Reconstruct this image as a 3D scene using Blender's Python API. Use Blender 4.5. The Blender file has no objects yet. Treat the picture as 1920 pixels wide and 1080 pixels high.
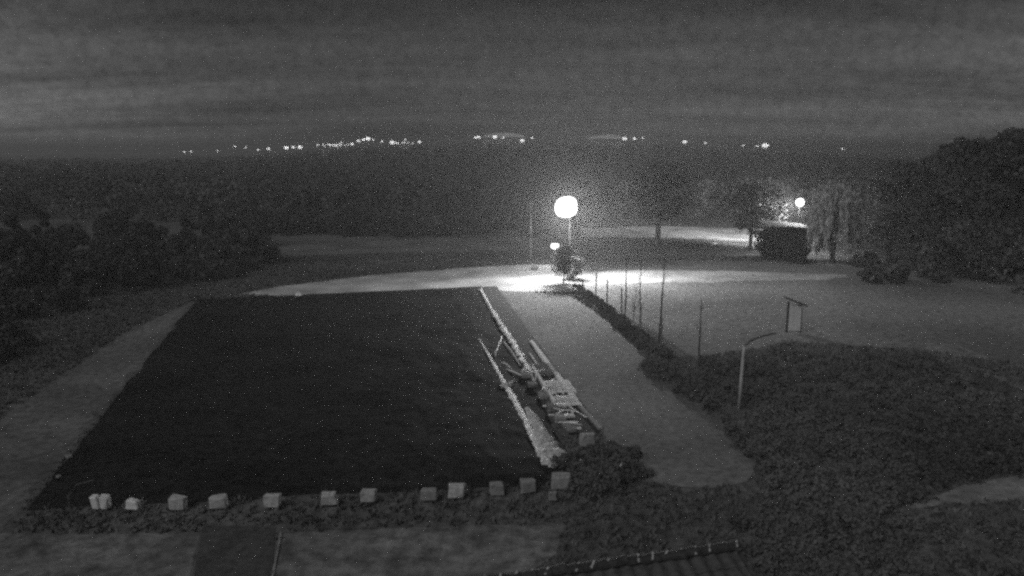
import bpy, bmesh, math, random
import numpy as np
from mathutils import Vector, Matrix, noise as mnoise
random.seed(7); rng = np.random.default_rng(7)
scene = bpy.context.scene
COL = scene.collection
R = math.radians

# ------------------------------------------------------------------ camera
F = 1371.0; PITCH = 10.4; CAMH = 10.0
cam_d = bpy.data.cameras.new('camera'); cam = bpy.data.objects.new('camera', cam_d); COL.objects.link(cam)
cam.location = (0, 0, CAMH); cam.rotation_euler = (R(90 - PITCH), 0, 0)
cam_d.sensor_width = 36.0; cam_d.lens = 36.0 * F / 1920.0
cam_d.clip_start = 0.1; cam_d.clip_end = 9000
scene.camera = cam
scene.render.resolution_x = 1024; scene.render.resolution_y = 576

# ------------------------------------------------------------------ night sky
world = bpy.data.worlds.new('World'); scene.world = world; world.use_nodes = True
nt = world.node_tree; N = nt.nodes; L = nt.links
N.clear()
def nd(t, **kw):
    n = N.new(t)
    for k, v in kw.items(): setattr(n, k, v)
    return n
def wm(op, a, b=None, c=None):
    n = nd('ShaderNodeMath', operation=op)
    for i, v in enumerate((a, b, c)):
        if v is None: continue
        if isinstance(v, (int, float)): n.inputs[i].default_value = v
        else: L.new(v, n.inputs[i])
    return n.outputs[0]
sky = nd('ShaderNodeTexSky', sky_type='NISHITA'); sky.sun_disc = False
sky.sun_elevation = R(42); sky.sun_rotation = R(220)
bw = nd('ShaderNodeRGBToBW'); L.new(sky.outputs[0], bw.inputs[0])
tc = nd('ShaderNodeTexCoord')
sep = nd('ShaderNodeSeparateXYZ'); L.new(tc.outputs['Generated'], sep.inputs[0])
X, Y, Z = sep.outputs
# flat cloud deck: project direction on a plane overhead, so streaks lie along the horizon
zz = wm('ADD', wm('MAXIMUM', Z, 0.0), 0.10)
cmb = nd('ShaderNodeCombineXYZ'); L.new(wm('DIVIDE', X, zz), cmb.inputs[0]); L.new(wm('DIVIDE', Y, zz), cmb.inputs[1])
mp = nd('ShaderNodeMapping'); L.new(cmb.outputs[0], mp.inputs[0])
mp.inputs['Scale'].default_value = (0.26, 0.85, 1); mp.inputs['Rotation'].default_value = (0, 0, R(8)); mp.inputs['Location'].default_value = (3.1, 1.7, 0)
n1 = nd('ShaderNodeTexNoise'); L.new(mp.outputs[0], n1.inputs['Vector']); n1.inputs['Scale'].default_value = 0.9; n1.inputs['Detail'].default_value = 9; n1.inputs['Roughness'].default_value = 0.6
cl = nd('ShaderNodeMapRange'); L.new(n1.outputs[0], cl.inputs[0])
cl.inputs[1].default_value = 0.30; cl.inputs[2].default_value = 0.72; cl.inputs[3].default_value = 0.3; cl.inputs[4].default_value = 1.7
# town glow on the cloud base, west (left) and a fainter one to the right
def glow(dx, dy, power, amt):
    v = nd('ShaderNodeVectorMath', operation='DOT_PRODUCT'); L.new(tc.outputs['Generated'], v.inputs[0])
    l = math.hypot(dx, dy); v.inputs[1].default_value = (dx / l, dy / l, -0.02)
    return wm('MULTIPLY', wm('POWER', wm('MAXIMUM', v.outputs['Value'], 0.0), power), amt)
low = wm('EXPONENT', wm('MULTIPLY', wm('MAXIMUM', Z, 0.0), -12.0))     # airglow and town light fade with height
g = wm('MULTIPLY', wm('ADD', wm('ADD', glow(-0.85, 1.0, 24, 8.5), glow(0.95, 1.0, 14, 3.4)), 1.1), low)
mp2 = nd('ShaderNodeMapping'); L.new(tc.outputs['Generated'], mp2.inputs[0]); mp2.inputs['Scale'].default_value = (1.0, 1.0, 1.15)
n2 = nd('ShaderNodeTexNoise'); L.new(mp2.outputs[0], n2.inputs['Vector']); n2.inputs['Scale'].default_value = 75; n2.inputs['Detail'].default_value = 3; n2.inputs['Roughness'].default_value = 0.75
c2 = nd('ShaderNodeMapRange'); L.new(n2.outputs[0], c2.inputs[0])
c2.inputs[1].default_value = 0.3; c2.inputs[2].default_value = 0.7; c2.inputs[3].default_value = 0.72; c2.inputs[4].default_value = 1.28
base = wm('ADD', wm('MULTIPLY', bw.outputs[0], 0.004), 0.0175)
tot = wm('MULTIPLY', wm('MULTIPLY', wm('MULTIPLY', base, c2.outputs[0]), cl.outputs[0]), wm('ADD', g, 1.0))
bg = nd('ShaderNodeBackground'); L.new(tot, bg.inputs['Color']); bg.inputs['Strength'].default_value = 1.0
out = nd('ShaderNodeOutputWorld'); L.new(bg.outputs[0], out.inputs[0])

sun_d = bpy.data.lights.new('moon', 'SUN'); sun = bpy.data.objects.new('moon', sun_d); COL.objects.link(sun)
sun_d.energy = 0.98; sun_d.angle = R(35); sun_d.color = (1, 1, 1)
EL = R(42)
SD = Vector((math.sin(R(-40)) * math.cos(EL), -math.cos(R(-40)) * math.cos(EL), math.sin(EL)))
sun.rotation_euler = SD.to_track_quat('Z', 'Y').to_euler()

scene.view_settings.view_transform = 'Standard'; scene.view_settings.look = 'None'
scene.view_settings.exposure = 0; scene.view_settings.gamma = 1; scene.view_settings.use_curve_mapping = False
scene.cycles.max_bounces = 5; scene.cycles.diffuse_bounces = 2; scene.cycles.glossy_bounces = 2
scene.cycles.volume_bounces = 0; scene.cycles.transparent_max_bounces = 4
scene.cycles.filter_width = 2.7
scene.cycles.use_denoising = False
scene.cycles.use_adaptive_sampling = True; scene.cycles.adaptive_threshold = 0.12; scene.cycles.adaptive_min_samples = 32
scene.cycles.sample_clamp_direct = 2.4; scene.cycles.sample_clamp_indirect = 1.0

# ------------------------------------------------------------------ helpers
def gp(px, py, z=0.0):
    """world point at height z seen at photograph pixel (1920 wide)"""
    x = (px - 960) / F; y = -(py - 540) / F
    p = R(PITCH)
    d = Vector((x, math.cos(p) + y * math.sin(p), -math.sin(p) + y * math.cos(p)))
    t = (z - CAMH) / d.z
    return Vector((d.x * t, d.y * t, z))
def up(px, py, dist):
    """height of a point at pixel row py on a vertical standing `dist` metres ahead"""
    y = -(py - 540) / F; p = R(PITCH)
    dy = math.cos(p) + y * math.sin(p); dz = -math.sin(p) + y * math.cos(p)
    return CAMH + dz / dy * dist

def mat(name, v, rough=0.9, var=0.35, scale=2.0, bump=0.3, bscale=None, spec=0.2, metal=0.0, big=None):
    m = bpy.data.materials.new(name); m.use_nodes = True
    t = m.node_tree; ns = t.nodes; ls = t.links; b = ns['Principled BSDF']
    b.inputs['Roughness'].default_value = rough; b.inputs['Specular IOR Level'].default_value = spec
    b.inputs['Metallic'].default_value = metal
    g = ns.new('ShaderNodeNewGeometry')
    a = ns.new('ShaderNodeTexNoise'); a.inputs['Scale'].default_value = scale; a.inputs['Detail'].default_value = 8; a.inputs['Roughness'].default_value = 0.65
    ls.new(g.outputs['Position'], a.inputs['Vector'])
    mr = ns.new('ShaderNodeMapRange'); ls.new(a.outputs[0], mr.inputs[0])
    mr.inputs[1].default_value = 0.33; mr.inputs[2].default_value = 0.67
    mr.inputs[3].default_value = v * (1 - var); mr.inputs[4].default_value = v * (1 + var)
    o = mr.outputs[0]
    if big:
        c = ns.new('ShaderNodeTexNoise'); c.inputs['Scale'].default_value = big; c.inputs['Detail'].default_value = 4
        ls.new(g.outputs['Position'], c.inputs['Vector'])
        m2 = ns.new('ShaderNodeMapRange'); ls.new(c.outputs[0], m2.inputs[0])
        m2.inputs[1].default_value = 0.35; m2.inputs[2].default_value = 0.65; m2.inputs[3].default_value = 0.7; m2.inputs[4].default_value = 1.3
        mm = ns.new('ShaderNodeMath'); mm.operation = 'MULTIPLY'; ls.new(o, mm.inputs[0]); ls.new(m2.outputs[0], mm.inputs[1]); o = mm.outputs[0]
    ls.new(o, b.inputs['Base Color'])
    if bump:
        n2 = ns.new('ShaderNodeTexNoise'); n2.inputs['Scale'].default_value = bscale or scale * 3; n2.inputs['Detail'].default_value = 6
        ls.new(g.outputs['Position'], n2.inputs['Vector'])
        bp = ns.new('ShaderNodeBump'); bp.inputs['Strength'].default_value = bump; bp.inputs['Distance'].default_value = 0.05
        ls.new(n2.outputs[0], bp.inputs['Height']); ls.new(bp.outputs[0], b.inputs['Normal'])
    return m
def emat(name, s):
    m = bpy.data.materials.new(name); m.use_nodes = True
    b = m.node_tree.nodes['Principled BSDF']
    b.inputs['Base Color'].default_value = (.8, .8, .8, 1)
    b.inputs['Emission Color'].default_value = (1, 1, 1, 1); b.inputs['Emission Strength'].default_value = s
    m.cycles.emission_sampling = 'NONE'
    return m

M = dict(
    ground=mat('rough_grass', .10, var=.65, scale=2.6, bump=.5, big=.13),
    lawn=mat('mown_grass', .135, var=.45, scale=3.5, bump=.15, big=.2),
    path=mat('worn_path', .15, var=.55, scale=2.6, bump=.5, big=.55),
    soil=mat('dark_soil', .066, var=.4, scale=5.0, bump=.6),
    gravel=mat('gravel', .42, var=.3, scale=8.0, bump=.4, big=.35),
    tarp=mat('black_tarp', .017, rough=.8, var=.7, scale=3.5, bump=.4, spec=.03, big=.25),
    foil=mat('crumpled_foil', .8, rough=.5, var=.35, scale=7.0, bump=.5, spec=.4),
    foil_dull=mat('dull_foil', .5, rough=.6, var=.5, scale=9.0, bump=.6, spec=.3),
    concrete=mat('concrete', .42, var=.3, scale=9.0, bump=.3),
    concrete_b=mat('concrete_pale', .68, var=.25, scale=9.0, bump=.3),
    concrete_d=mat('concrete_dirty', .24, var=.35, scale=9.0, bump=.3),
    wood=mat('pale_timber', .78, var=.4, scale=9.0, bump=.3),
    wood_d=mat('weathered_timber', .14, var=.4, scale=9.0, bump=.4),
    bark=mat('bark', .05, var=.4, scale=8.0, bump=.8),
    leaf=mat('foliage', .11, var=.45, scale=.9, bump=0, big=.03),
    leaf_d=mat('dark_foliage', .065, var=.4, scale=1.3, bump=0, big=.1),
    leaf_k=mat('very_dark_foliage', .03, var=.4, scale=1.3, bump=0),
    leaf_l=mat('pale_foliage', .26, var=.4, scale=1.3, bump=0),
    tuft=mat('grass_blades', .11, var=.5, scale=2.0, bump=0, big=.12),
    metal=mat('galvanised', .35, rough=.5, var=.2, scale=6.0, bump=.1, spec=.4),
    metal_d=mat('dark_metal', .06, rough=.5, var=.2, scale=6.0, bump=.1, spec=.4),
    tile=mat('clay_tile', .08, rough=.8, var=.4, scale=8.0, bump=.4),
    tile_p=mat('ridge_tile', .045, rough=.7, var=.5, scale=9.0, bump=.4),
    wall=mat('render_wall', .3, var=.2, scale=3.0, bump=.2),
    panel=mat('pale_panel', .52, var=.2, scale=6.0, bump=.1),
    rail=mat('pale_pole', .40, var=.25, scale=6.0, bump=.1),
    roofm=mat('sheet_roof', .45, rough=.6, var=.2, scale=2.0, bump=.2),
    lamp_hot=emat('lamp_glass_bright', 60), lamp_mid=emat('lamp_glass', 45),
    lamp_low=emat('lamp_glass_low', 9), far=emat('distant_lamp_glass', 60), far_s=emat('distant_lamp_glass_faint', 20),
    lit=emat('lit_windows', 5), litroof=emat('lit_roof_glass', .13),
)

def tag(o, label=None, cat=None, group=None, kind=None):
    if label: o['label'] = label
    if cat: o['category'] = cat
    if group: o['group'] = group
    if kind: o['kind'] = kind
    return o
def link(name, me, m=None, parent=None):
    o = bpy.data.objects.new(name, me); COL.objects.link(o)
    if m is not None and not me.materials: me.materials.append(m)
    if parent: o.parent = parent
    return o
def empty(name, loc, rz=0.0):
    o = bpy.data.objects.new(name, None); COL.objects.link(o); o.location = loc; o.rotation_euler = (0, 0, rz); o.empty_display_size = .2
    return o
def copy_tree(o, parent=None):
    c = o.copy(); COL.objects.link(c)
    if parent: c.parent = parent
    for ch in list(o.children): copy_tree(ch, c)
    return c
def mesh(name, v, f):
    me = bpy.data.meshes.new(name); me.from_pydata([tuple(p) for p in v], [], f); me.update(); return me
def fastmesh(name, V, n):
    """V: (k*n,3) array; each consecutive n vertices is a face"""
    me = bpy.data.meshes.new(name); k = len(V) // n
    me.vertices.add(len(V)); me.vertices.foreach_set('co', V.astype(np.float32).ravel())
    me.loops.add(len(V)); me.loops.foreach_set('vertex_index', np.arange(len(V), dtype=np.int32))
    me.polygons.add(k); me.polygons.foreach_set('loop_start', np.arange(0, len(V), n, dtype=np.int32))
    me.update(calc_edges=True); me.validate(); return me
class B:
    def __init__(s): s.bm = bmesh.new()
    def box(s, c, d, rot=None, bevel=0.0, jit=0.0):
        r = bmesh.ops.create_cube(s.bm, size=1.0); vs = r['verts']
        mtx = Matrix.Translation(c) @ (rot.to_4x4() if rot else Matrix()) @ Matrix.Diagonal((d[0], d[1], d[2], 1))
        bmesh.ops.transform(s.bm, matrix=mtx, verts=vs)
        if jit:
            for v in vs: v.co += Vector((random.uniform(-jit, jit), random.uniform(-jit, jit), random.uniform(-jit, jit)))
        if bevel:
            es = list({e for v in vs for e in v.link_edges}); bmesh.ops.bevel(s.bm, geom=es, offset=bevel, segments=1, affect='EDGES')
        return s
    def tube(s, pts, rad, n=8, cap=True):
        pts = [Vector(p) for p in pts]; rings = []
        if isinstance(rad, (int, float)): rad = [rad] * len(pts)
        for i, p in enumerate(pts):
            d = (pts[min(i + 1, len(pts) - 1)] - pts[max(i - 1, 0)]).normalized()
            a = d.orthogonal().normalized() if abs(d.z) < .95 else Vector((1, 0, 0)); a = (a - d * a.dot(d)).normalized(); b = d.cross(a)
            rings.append([s.bm.verts.new(p + (a * math.cos(2 * math.pi * k / n) + b * math.sin(2 * math.pi * k / n)) * rad[i]) for k in range(n)])
        for i in range(len(rings) - 1):
            for k in range(n): s.bm.faces.new((rings[i][k], rings[i][(k + 1) % n], rings[i + 1][(k + 1) % n], rings[i + 1][k]))
        if cap: s.bm.faces.new(rings[0][::-1]); s.bm.faces.new(rings[-1])
        return s
    def faces(s, v, f):
        vs = [s.bm.verts.new(p) for p in v]
        for q in f: s.bm.faces.new([vs[i] for i in q])
        return s
    def done(s, name, m=None, parent=None, smooth=False):
        bmesh.ops.recalc_face_normals(s.bm, faces=s.bm.faces[:])
        me = bpy.data.meshes.new(name); s.bm.to_mesh(me); s.bm.free()
        if smooth: me.shade_smooth()
        return link(name, me, m, parent)

def inpoly(px, py, poly):
    inside = np.zeros(len(px), bool); n = len(poly)
    for i in range(n):
        x1, y1 = poly[i]; x2, y2 = poly[(i + 1) % n]
        c = ((y1 > py) != (y2 > py)) & (px < (x2 - x1) * (py - y1) / ((y2 - y1) or 1e-9) + x1)
        inside ^= c
    return inside

# ------------------------------------------------------------------ terrain
SKY = [(-600, 300), (0, 305), (100, 299), (250, 294), (400, 290), (500, 285), (600, 278), (700, 272), (800, 268), (930, 264), (1170, 266), (1300, 273), (1435, 279), (1600, 285), (1750, 290), (2600, 292)]
TREEH = 7.0; RD = 820.0
def ridge(x, y):
    d = math.hypot(x, y)
    if d < 150 or y <= 0: return 0.0
    px = 960 + F * (x / max(y, 1)) / math.cos(R(PITCH))
    px = max(-600, min(2600, px))
    for (a, ya), (b, yb) in zip(SKY, SKY[1:]):
        if a <= px <= b:
            sy = ya + (yb - ya) * (px - a) / (b - a); break
    h = max(0, up(960, sy, RD * math.cos(math.atan2(x, y))) - TREEH - 1.0)
    t = (d - 150) / (RD - 150)
    s = t * t * (3 - 2 * t) if t < 1 else max(0.0, 1 - (t - 1) * .8)
    return h * s
gv = []; gf = []
rads = [3, 8, 14, 20, 30, 45, 70, 100, 150, 210, 280, 360, 450, 550, 650, 740, 820, 900, 1050, 1400, 2000, 3000, 5000]
NA = 144
gv.append((0, 0, 0))
for r in rads:
    for k in range(NA):
        a = 2 * math.pi * k / NA; x, y = r * math.sin(a), r * math.cos(a)
        gv.append((x, y, ridge(x, y)))
for k in range(NA): gf.append((0, 1 + (k + 1) % NA, 1 + k))
for i in range(len(rads) - 1):
    for k in range(NA):
        a = 1 + i * NA + k; b = 1 + i * NA + (k + 1) % NA; gf.append((a, b, b + NA, a + NA))
g = link('ground', mesh('ground', gv, gf), M['ground']); tag(g, kind='structure')

def sheet(name, poly, m, z, jit=.18, step=.5, hole=None):
    pts = []
    for i in range(len(poly)):
        a = Vector(poly[i]); b = Vector(poly[(i + 1) % len(poly)]); n = max(1, int((b - a).length / step))
        for k in range(n):
            p = a.lerp(b, k / n)
            q = mnoise.noise_vector(Vector((p.x * .8, p.y * .8, z * 50))) * jit + mnoise.noise_vector(Vector((p.x * 4, p.y * 4, z))) * jit * .4
            pts.append((p.x + q.x, p.y + q.y, z))
    o = link(name, mesh(name, pts, [tuple(range(len(pts)))]), m)
    if o.data.polygons[0].normal.z < 0: o.data.flip_normals()
    return tag(o, kind='structure')
def G(*pp): return [(gp(x, y).x, gp(x, y).y) for x, y in pp]

P_road = G((440, 553), (520, 538), (700, 516), (850, 504), (1000, 495), (1040, 497), (1088, 502), (1100, 512), (1100, 530), (1085, 545), (1060, 550), (940, 545), (900, 539), (700, 547), (520, 555))
P_lightpool = G((1085, 510), (1200, 507), (1400, 509), (1600, 516), (1560, 524), (1400, 527), (1200, 531), (1085, 535))
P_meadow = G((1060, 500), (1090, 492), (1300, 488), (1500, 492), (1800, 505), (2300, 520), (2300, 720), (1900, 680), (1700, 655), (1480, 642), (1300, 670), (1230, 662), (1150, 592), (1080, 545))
P_yard = G((935, 545), (1062, 552), (1110, 580), (1185, 640), (1290, 740), (1420, 870), (1400, 905), (1320, 915), (1200, 905), (1120, 806), (1040, 700))
P_left = G((340, 575), (375, 562), (58, 930), (20, 1000), (-300, 1000), (-100, 860), (120, 700), (240, 620))
P_laneF = G((1090, 428), (1230, 424), (1440, 430), (1500, 436), (1500, 455), (1400, 452), (1230, 446), (1090, 444))
P_l1 = G((-300, 1000), (0, 1000), (375, 1002), (345, 1120), (-300, 1140))
P_l2 = G((525, 1000), (700, 992), (900, 985), (1060, 985), (1040, 1040), (930, 1120), (505, 1120))
P_pr = G((1690, 948), (1780, 915), (1920, 890), (2150, 850), (2150, 900), (1920, 938), (1800, 940), (1700, 955))
P_bank = G((1690, 640), (1790, 645), (1930, 700), (2100, 760), (2100, 800), (1910, 728), (1770, 680))
P_field = G((510, 460), (1000, 440), (1030, 470), (1000, 492), (700, 508), (520, 524), (420, 532))
sheet('gravel_road', P_road, M['gravel'], .010, jit=.35)
sheet('lawn', P_yard, M['lawn'], .006, jit=.35)
sheet('grass_strip', P_left, mat('strip_grass', .12, var=.5, scale=3, bump=.3, big=.25), .006, jit=.9)
sheet('field', P_field, M['lawn'], .006, jit=.5)
sheet('far_lane', P_laneF, M['gravel'], .012, jit=.5)
sheet('front_lawn', P_l1, M['path'], .006, jit=.08)
sheet('front_lawn', P_l2, M['path'], .006, jit=.08)
sheet('footpath', P_pr, mat('pale_footpath', .22, var=.4, scale=3, bump=.4, big=.4), .008, jit=.3)
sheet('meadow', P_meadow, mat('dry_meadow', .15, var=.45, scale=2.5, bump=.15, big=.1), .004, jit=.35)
sheet('light_pool_band', P_lightpool, mat('painted_light_pool', .34, var=.35, scale=3, bump=.4, big=.3), .012, jit=.5, step=.35)  # pale strip painting the floodlight's brightest band onto the meadow
sheet('grass_bank', P_bank, M['path'], .008)
ke = ribbon_pts = G((527, 1000), (520, 1040), (510, 1085), (505, 1120))
b = B()
for (xa, ya), (xb, yb) in zip(ke, ke[1:]):
    dd = Vector((xb - xa, yb - ya, 0)); b.box(((xa + xb) / 2, (ya + yb) / 2, .03), (dd.length, .06, .03), Matrix.Rotation(math.atan2(dd.y, dd.x), 3, 'Z'), jit=.01)
tag(b.done('lawn_edging', M['concrete_d']), 'thin pale edging strip between the dark soil bed and the front lawn', 'edging')
sheet('soil_bed', G((380, 985), (520, 985), (505, 1120), (350, 1120)), M['soil'], .014, jit=.16)

# ------------------------------------------------------------------ tarpaulin over the plot
TC = [gp(368, 562), gp(897, 538), gp(1096, 906), gp(48, 956)]   # far left, far right, near right, near left
def tarp_pt(u, v):   # u across, v towards the camera
    a = TC[0].lerp(TC[1], u); b = TC[3].lerp(TC[2], u); return a.lerp(b, v)
nu, nv = 110, 170; tv = []; tf = []
for j in range(nv + 1):
    for i in range(nu + 1):
        p = tarp_pt(i / nu, j / nv)
        e = min(i, nu - i, j, nv - j)
        q = mnoise.fractal(Vector((p.x * .55, p.y * .35, 0)), 1.0, 2.0, 4) * .10 + abs(mnoise.noise(Vector((p.x * 1.7, p.y * .9, 4)))) * .07
        w = mnoise.noise_vector(Vector((p.x * .7, p.y * .7, 9))) * .16
        z = .05 + .10 * min(1, e / 10) + q * min(1, e / 3)
        if e == 0: z = .018
        tv.append((p.x + w.x, p.y + w.y, max(.018, z)))
for j in range(nv):
    for i in range(nu):
        a = j * (nu + 1) + i; tf.append((a, a + nu + 1, a + nu + 2, a + 1))
t = link('tarpaulin', mesh('tarpaulin', tv, tf), M['tarp'])
if t.data.polygons[0].normal.z < 0: t.data.flip_normals()
t.data.shade_smooth()
tag(t, 'huge flat black tarpaulin covering the rectangular plot in the middle of the yard', 'tarpaulin')

# strip of weathered matting along the right side
P_strip = G((899, 538), (931, 537), (985, 612), (1050, 700), (1128, 806), (1100, 838), (1060, 800), (1020, 730), (975, 672), (940, 610))
s_ = sheet('matting_strip', P_strip, mat('matting', .035, var=.4, scale=6, bump=.4), .022, jit=.03, step=.3)
s_.name = 'ground_matting'; del s_['kind']
tag(s_, 'dull grey matting strip between the black tarpaulin and the lit yard', 'matting')

def ribbon(name, path, w, h, m, label, cat, seed, irr=.25, parent=None):
    """crumpled sheet along a path of pixels; w widths, h heights (m)"""
    pts = [gp(*p) for p in path]; W = []; rnd = random.Random(seed)
    segs = []
    for i in range(len(pts) - 1):
        k = max(2, int((pts[i + 1] - pts[i]).length / .10))
        for q in range(k): t_ = q / k; segs.append((pts[i].lerp(pts[i + 1], t_), w[i] + (w[i + 1] - w[i]) * t_, h[i] + (h[i + 1] - h[i]) * t_, (pts[i + 1] - pts[i]).normalized()))
    V = []; Fc = []; C = 7; zo = .15
    for p, ww, hh, d in segs:
        s = Vector((d.y, -d.x, 0)); ww *= 1 + irr * rnd.uniform(-1, 1) * 1.3; p = p + s * rnd.uniform(-.06, .06) * irr
        for c in range(C):
            u = c / (C - 1) - .5
            prof = math.cos(u * math.pi) ** .6 if abs(u) < .499 else 0
            o = p + s * (u * ww + rnd.uniform(-.2, .2) * ww / C)
            V.append((o.x + rnd.uniform(-.02, .02), o.y + rnd.uniform(-.03, .03), zo + prof * hh * rnd.uniform(.35, 1.1)))
    for i in range(len(segs) - 1):
        for c in range(C - 1):
            a = i * C + c; Fc.append((a, a + 1, a + C + 1, a + C))
    o = link(name, mesh(name, V, Fc), m, parent)
    if label: tag(o, label, cat)
    return o
ribbon('plastic_sheet', [(901, 545), (915, 572), (930, 598), (944, 620), (960, 645), (976, 672), (992, 700)], [.14, .18, .22, .26, .26, .28, .25], [.04, .05, .06, .06, .06, .06, .05], M['foil'],
       'white crumpled plastic edging running along the matting strip towards the lamp', 'plastic sheet', 3, .6)
ribbon('plastic_sheet', [(898, 640), (915, 668), (940, 715), (962, 752), (985, 795), (1003, 833), (1026, 878)], [.06, .12, .20, .24, .24, .26, .3], [.03, .04, .05, .05, .06, .06, .07], M['foil'],
       'long pale plastic hem lying diagonally across the right part of the tarpaulin', 'plastic sheet', 5, .15)
ribbon('plastic_sheet', [(988, 772), (1006, 800), (1022, 835), (1038, 866), (1052, 890)], [.22, .42, .62, .95, .85], [.10, .18, .2, .22, .18], M['foil_dull'],
       'wide heap of crumpled grey sheeting at the near end of the pale hem', 'plastic sheet', 8)
ribbon('plastic_sheet', [(965, 722), (948, 730), (932, 734)], [.15, .4, .2], [.1, .16, .08], M['foil_dull'],
       'small torn grey sheet scrap halfway along the pale hem', 'plastic sheet', 12)

# sticks lying about
def stick(name, a, b, r, m, label, z=.12, cat='stick'):
    p, q = gp(*a), gp(*b); mid = p.lerp(q, .5) + Vector((random.uniform(-.06, .06), random.uniform(-.06, .06), .05))
    o = B().tube([p + Vector((0, 0, z)), mid + Vector((0, 0, z)), q + Vector((0, 0, z))], [r, r * .9, r * .6], 6).done(name, m)
    return tag(o, label, cat)
stick('broken_stick', (941, 636), (931, 664), .045, M['foil'], 'short pale stick on the tarpaulin beside the crumpled edging')
stick('broken_stick', (945, 645), (976, 690), .030, M['wood'], 'long thin curved stick just inside the crumpled edging')
stick('broken_stick', (943, 684), (957, 694), .035, M['wood'], 'stubby stick between the two pale plastic edges')
stick('broken_stick', (946, 696), (984, 711), .035, M['wood'], 'straight stick pointing at the first grey block of the side row')
stick('broken_stick', (932, 660), (929, 672), .035, M['wood'], 'tiny stick fragment below the short pale stick')
stick('broken_stick', (985, 735), (980, 760), .025, M['wood_d'], 'thin dark twig lying across the tarpaulin inside the side row')

rl = random.Random(31)
for i in range(22):
    t_ = rl.random(); px = 985 + (1085 - 985) * t_ + rl.uniform(-14, 16); py = 690 + (820 - 690) * t_ + rl.uniform(-8, 8)
    c = gp(px, py); a = rl.uniform(0, 3.1); l_ = rl.uniform(.35, .95); v = Vector((math.cos(a), math.sin(a), 0)) * l_ / 2
    o = B().box((0, 0, 0), (l_, rl.uniform(.03, .06), .02), Matrix.Rotation(a, 3, 'Z') @ Matrix.Rotation(rl.uniform(-.35, .35), 3, 'Y')).done('loose_lath', M['foil'] if i % 3 else M['wood'])
    o.location = (c.x, c.y, rl.uniform(.24, .42))
    tag(o, 'thin pale lath tossed into the tangle over the side row and pallets', 'lath', 'laths in the tangled pile')
# ------------------------------------------------------------------ pallets and boards on the right strip
RX = gp(1128, 812) - gp(1000, 640); ang = math.atan2(RX.y, RX.x)           # direction along the strip, towards camera
ux = Vector((math.cos(ang), math.sin(ang), 0)); uy = Vector((-ux.y, ux.x, 0))
rotm = Matrix.Rotation(ang, 3, 'Z')
def pallet(px, py, ln, wd, ns, m, label, z=.05):
    c = gp(px, py); r = empty('wooden_pallet', (c.x, c.y, z - .02), ang)
    for s in (-1, 0, 1): B().box((0, s * (wd / 2 - .05), .05), (ln, .09, .09), bevel=.008).done('bearer', m, r)
    for i in range(ns):
        x = -ln / 2 + (i + .5) * ln / ns + random.uniform(-.015, .015)
        B().box((x, random.uniform(-.02, .02), .111), (ln / ns * random.uniform(.40, .62), wd, .024), Matrix.Rotation(random.uniform(-.03, .03), 3, 'Z'), bevel=.004).done('slat', m, r)
    return tag(r, label, 'pallet', 'pallets along the matting strip')
pallet(1022, 697, 2.0, 1.15, 6, M['wood_d'], 'weathered dark pallet lying farthest along the matting strip', .03)
pallet(1048, 730, 1.7, 1.2, 9, M['wood'], 'brightest pale pallet halfway down the matting strip', .05)
pallet(1062, 757, 1.3, 1.0, 6, M['wood'], 'pale pallet with wide gaps nearest the camera', .05)
def beam(a, b, w, h, m, label, z=.03, name='timber_beam'):
    p, q = gp(*a), gp(*b); d = q - p; c = p.lerp(q, .5)
    r = Matrix.Rotation(math.atan2(d.y, d.x), 3, 'Z')
    o = B().box((c.x, c.y, z + h / 2), (d.length, w, h), r, bevel=.01, jit=.01).done(name, m)
    return tag(o, label, 'beam', 'timbers on the matting strip')
beam((996, 642), (1040, 700), .20, .10, M['wood'], 'pale timber beam on the outer side of the matting strip, its far piece')
beam((1042, 703), (1078, 752), .22, .10, M['wood'], 'broadest brightest timber beam beside the pale pallets')
beam((1080, 756), (1126, 808), .18, .09, mat('grey_timber', .27, var=.3, scale=8, bump=.3), 'grey timber beam at the near end of the outer side')
beam((993, 664), (1010, 690), .06, .06, M['wood'], 'thin batten lying on the matting strip, inner one of the far pair')
beam((1003, 656), (1020, 681), .06, .06, M['wood'], 'thin batten lying on the matting strip, outer one of the far pair')
beam((1000, 696), (1040, 762), .10, .20, M['wood'], 'narrow upright board along the inner side of the pallets', .03)
bl = [(1040, 765, 1.0), (1048, 773, .95), (1052, 782, 1.0), (1060, 788, .8), (1062, 797, .9), (1072, 803, .8), (1078, 810, .5)]
ttl = ['topmost board', 'second board', 'third board', 'fourth board', 'fifth board', 'sixth board', 'last short board']
for i, (x, y, l) in enumerate(bl):
    c = gp(x, y); r = Matrix.Rotation(math.radians(random.uniform(-9, 9)), 3, 'Z')
    o = B().box((c.x, c.y, .07 + .012 * i), (l * .95, .13, .05), r, bevel=.006, jit=.008).done('loose_board', M['wood'] if i % 2 == 0 else mat('board_grey', .28, scale=8))
    tag(o, '%s from the far end in the ladder of loose boards below the pallets' % ttl[i], 'board', 'loose boards laid crosswise below the pallets')

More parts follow.
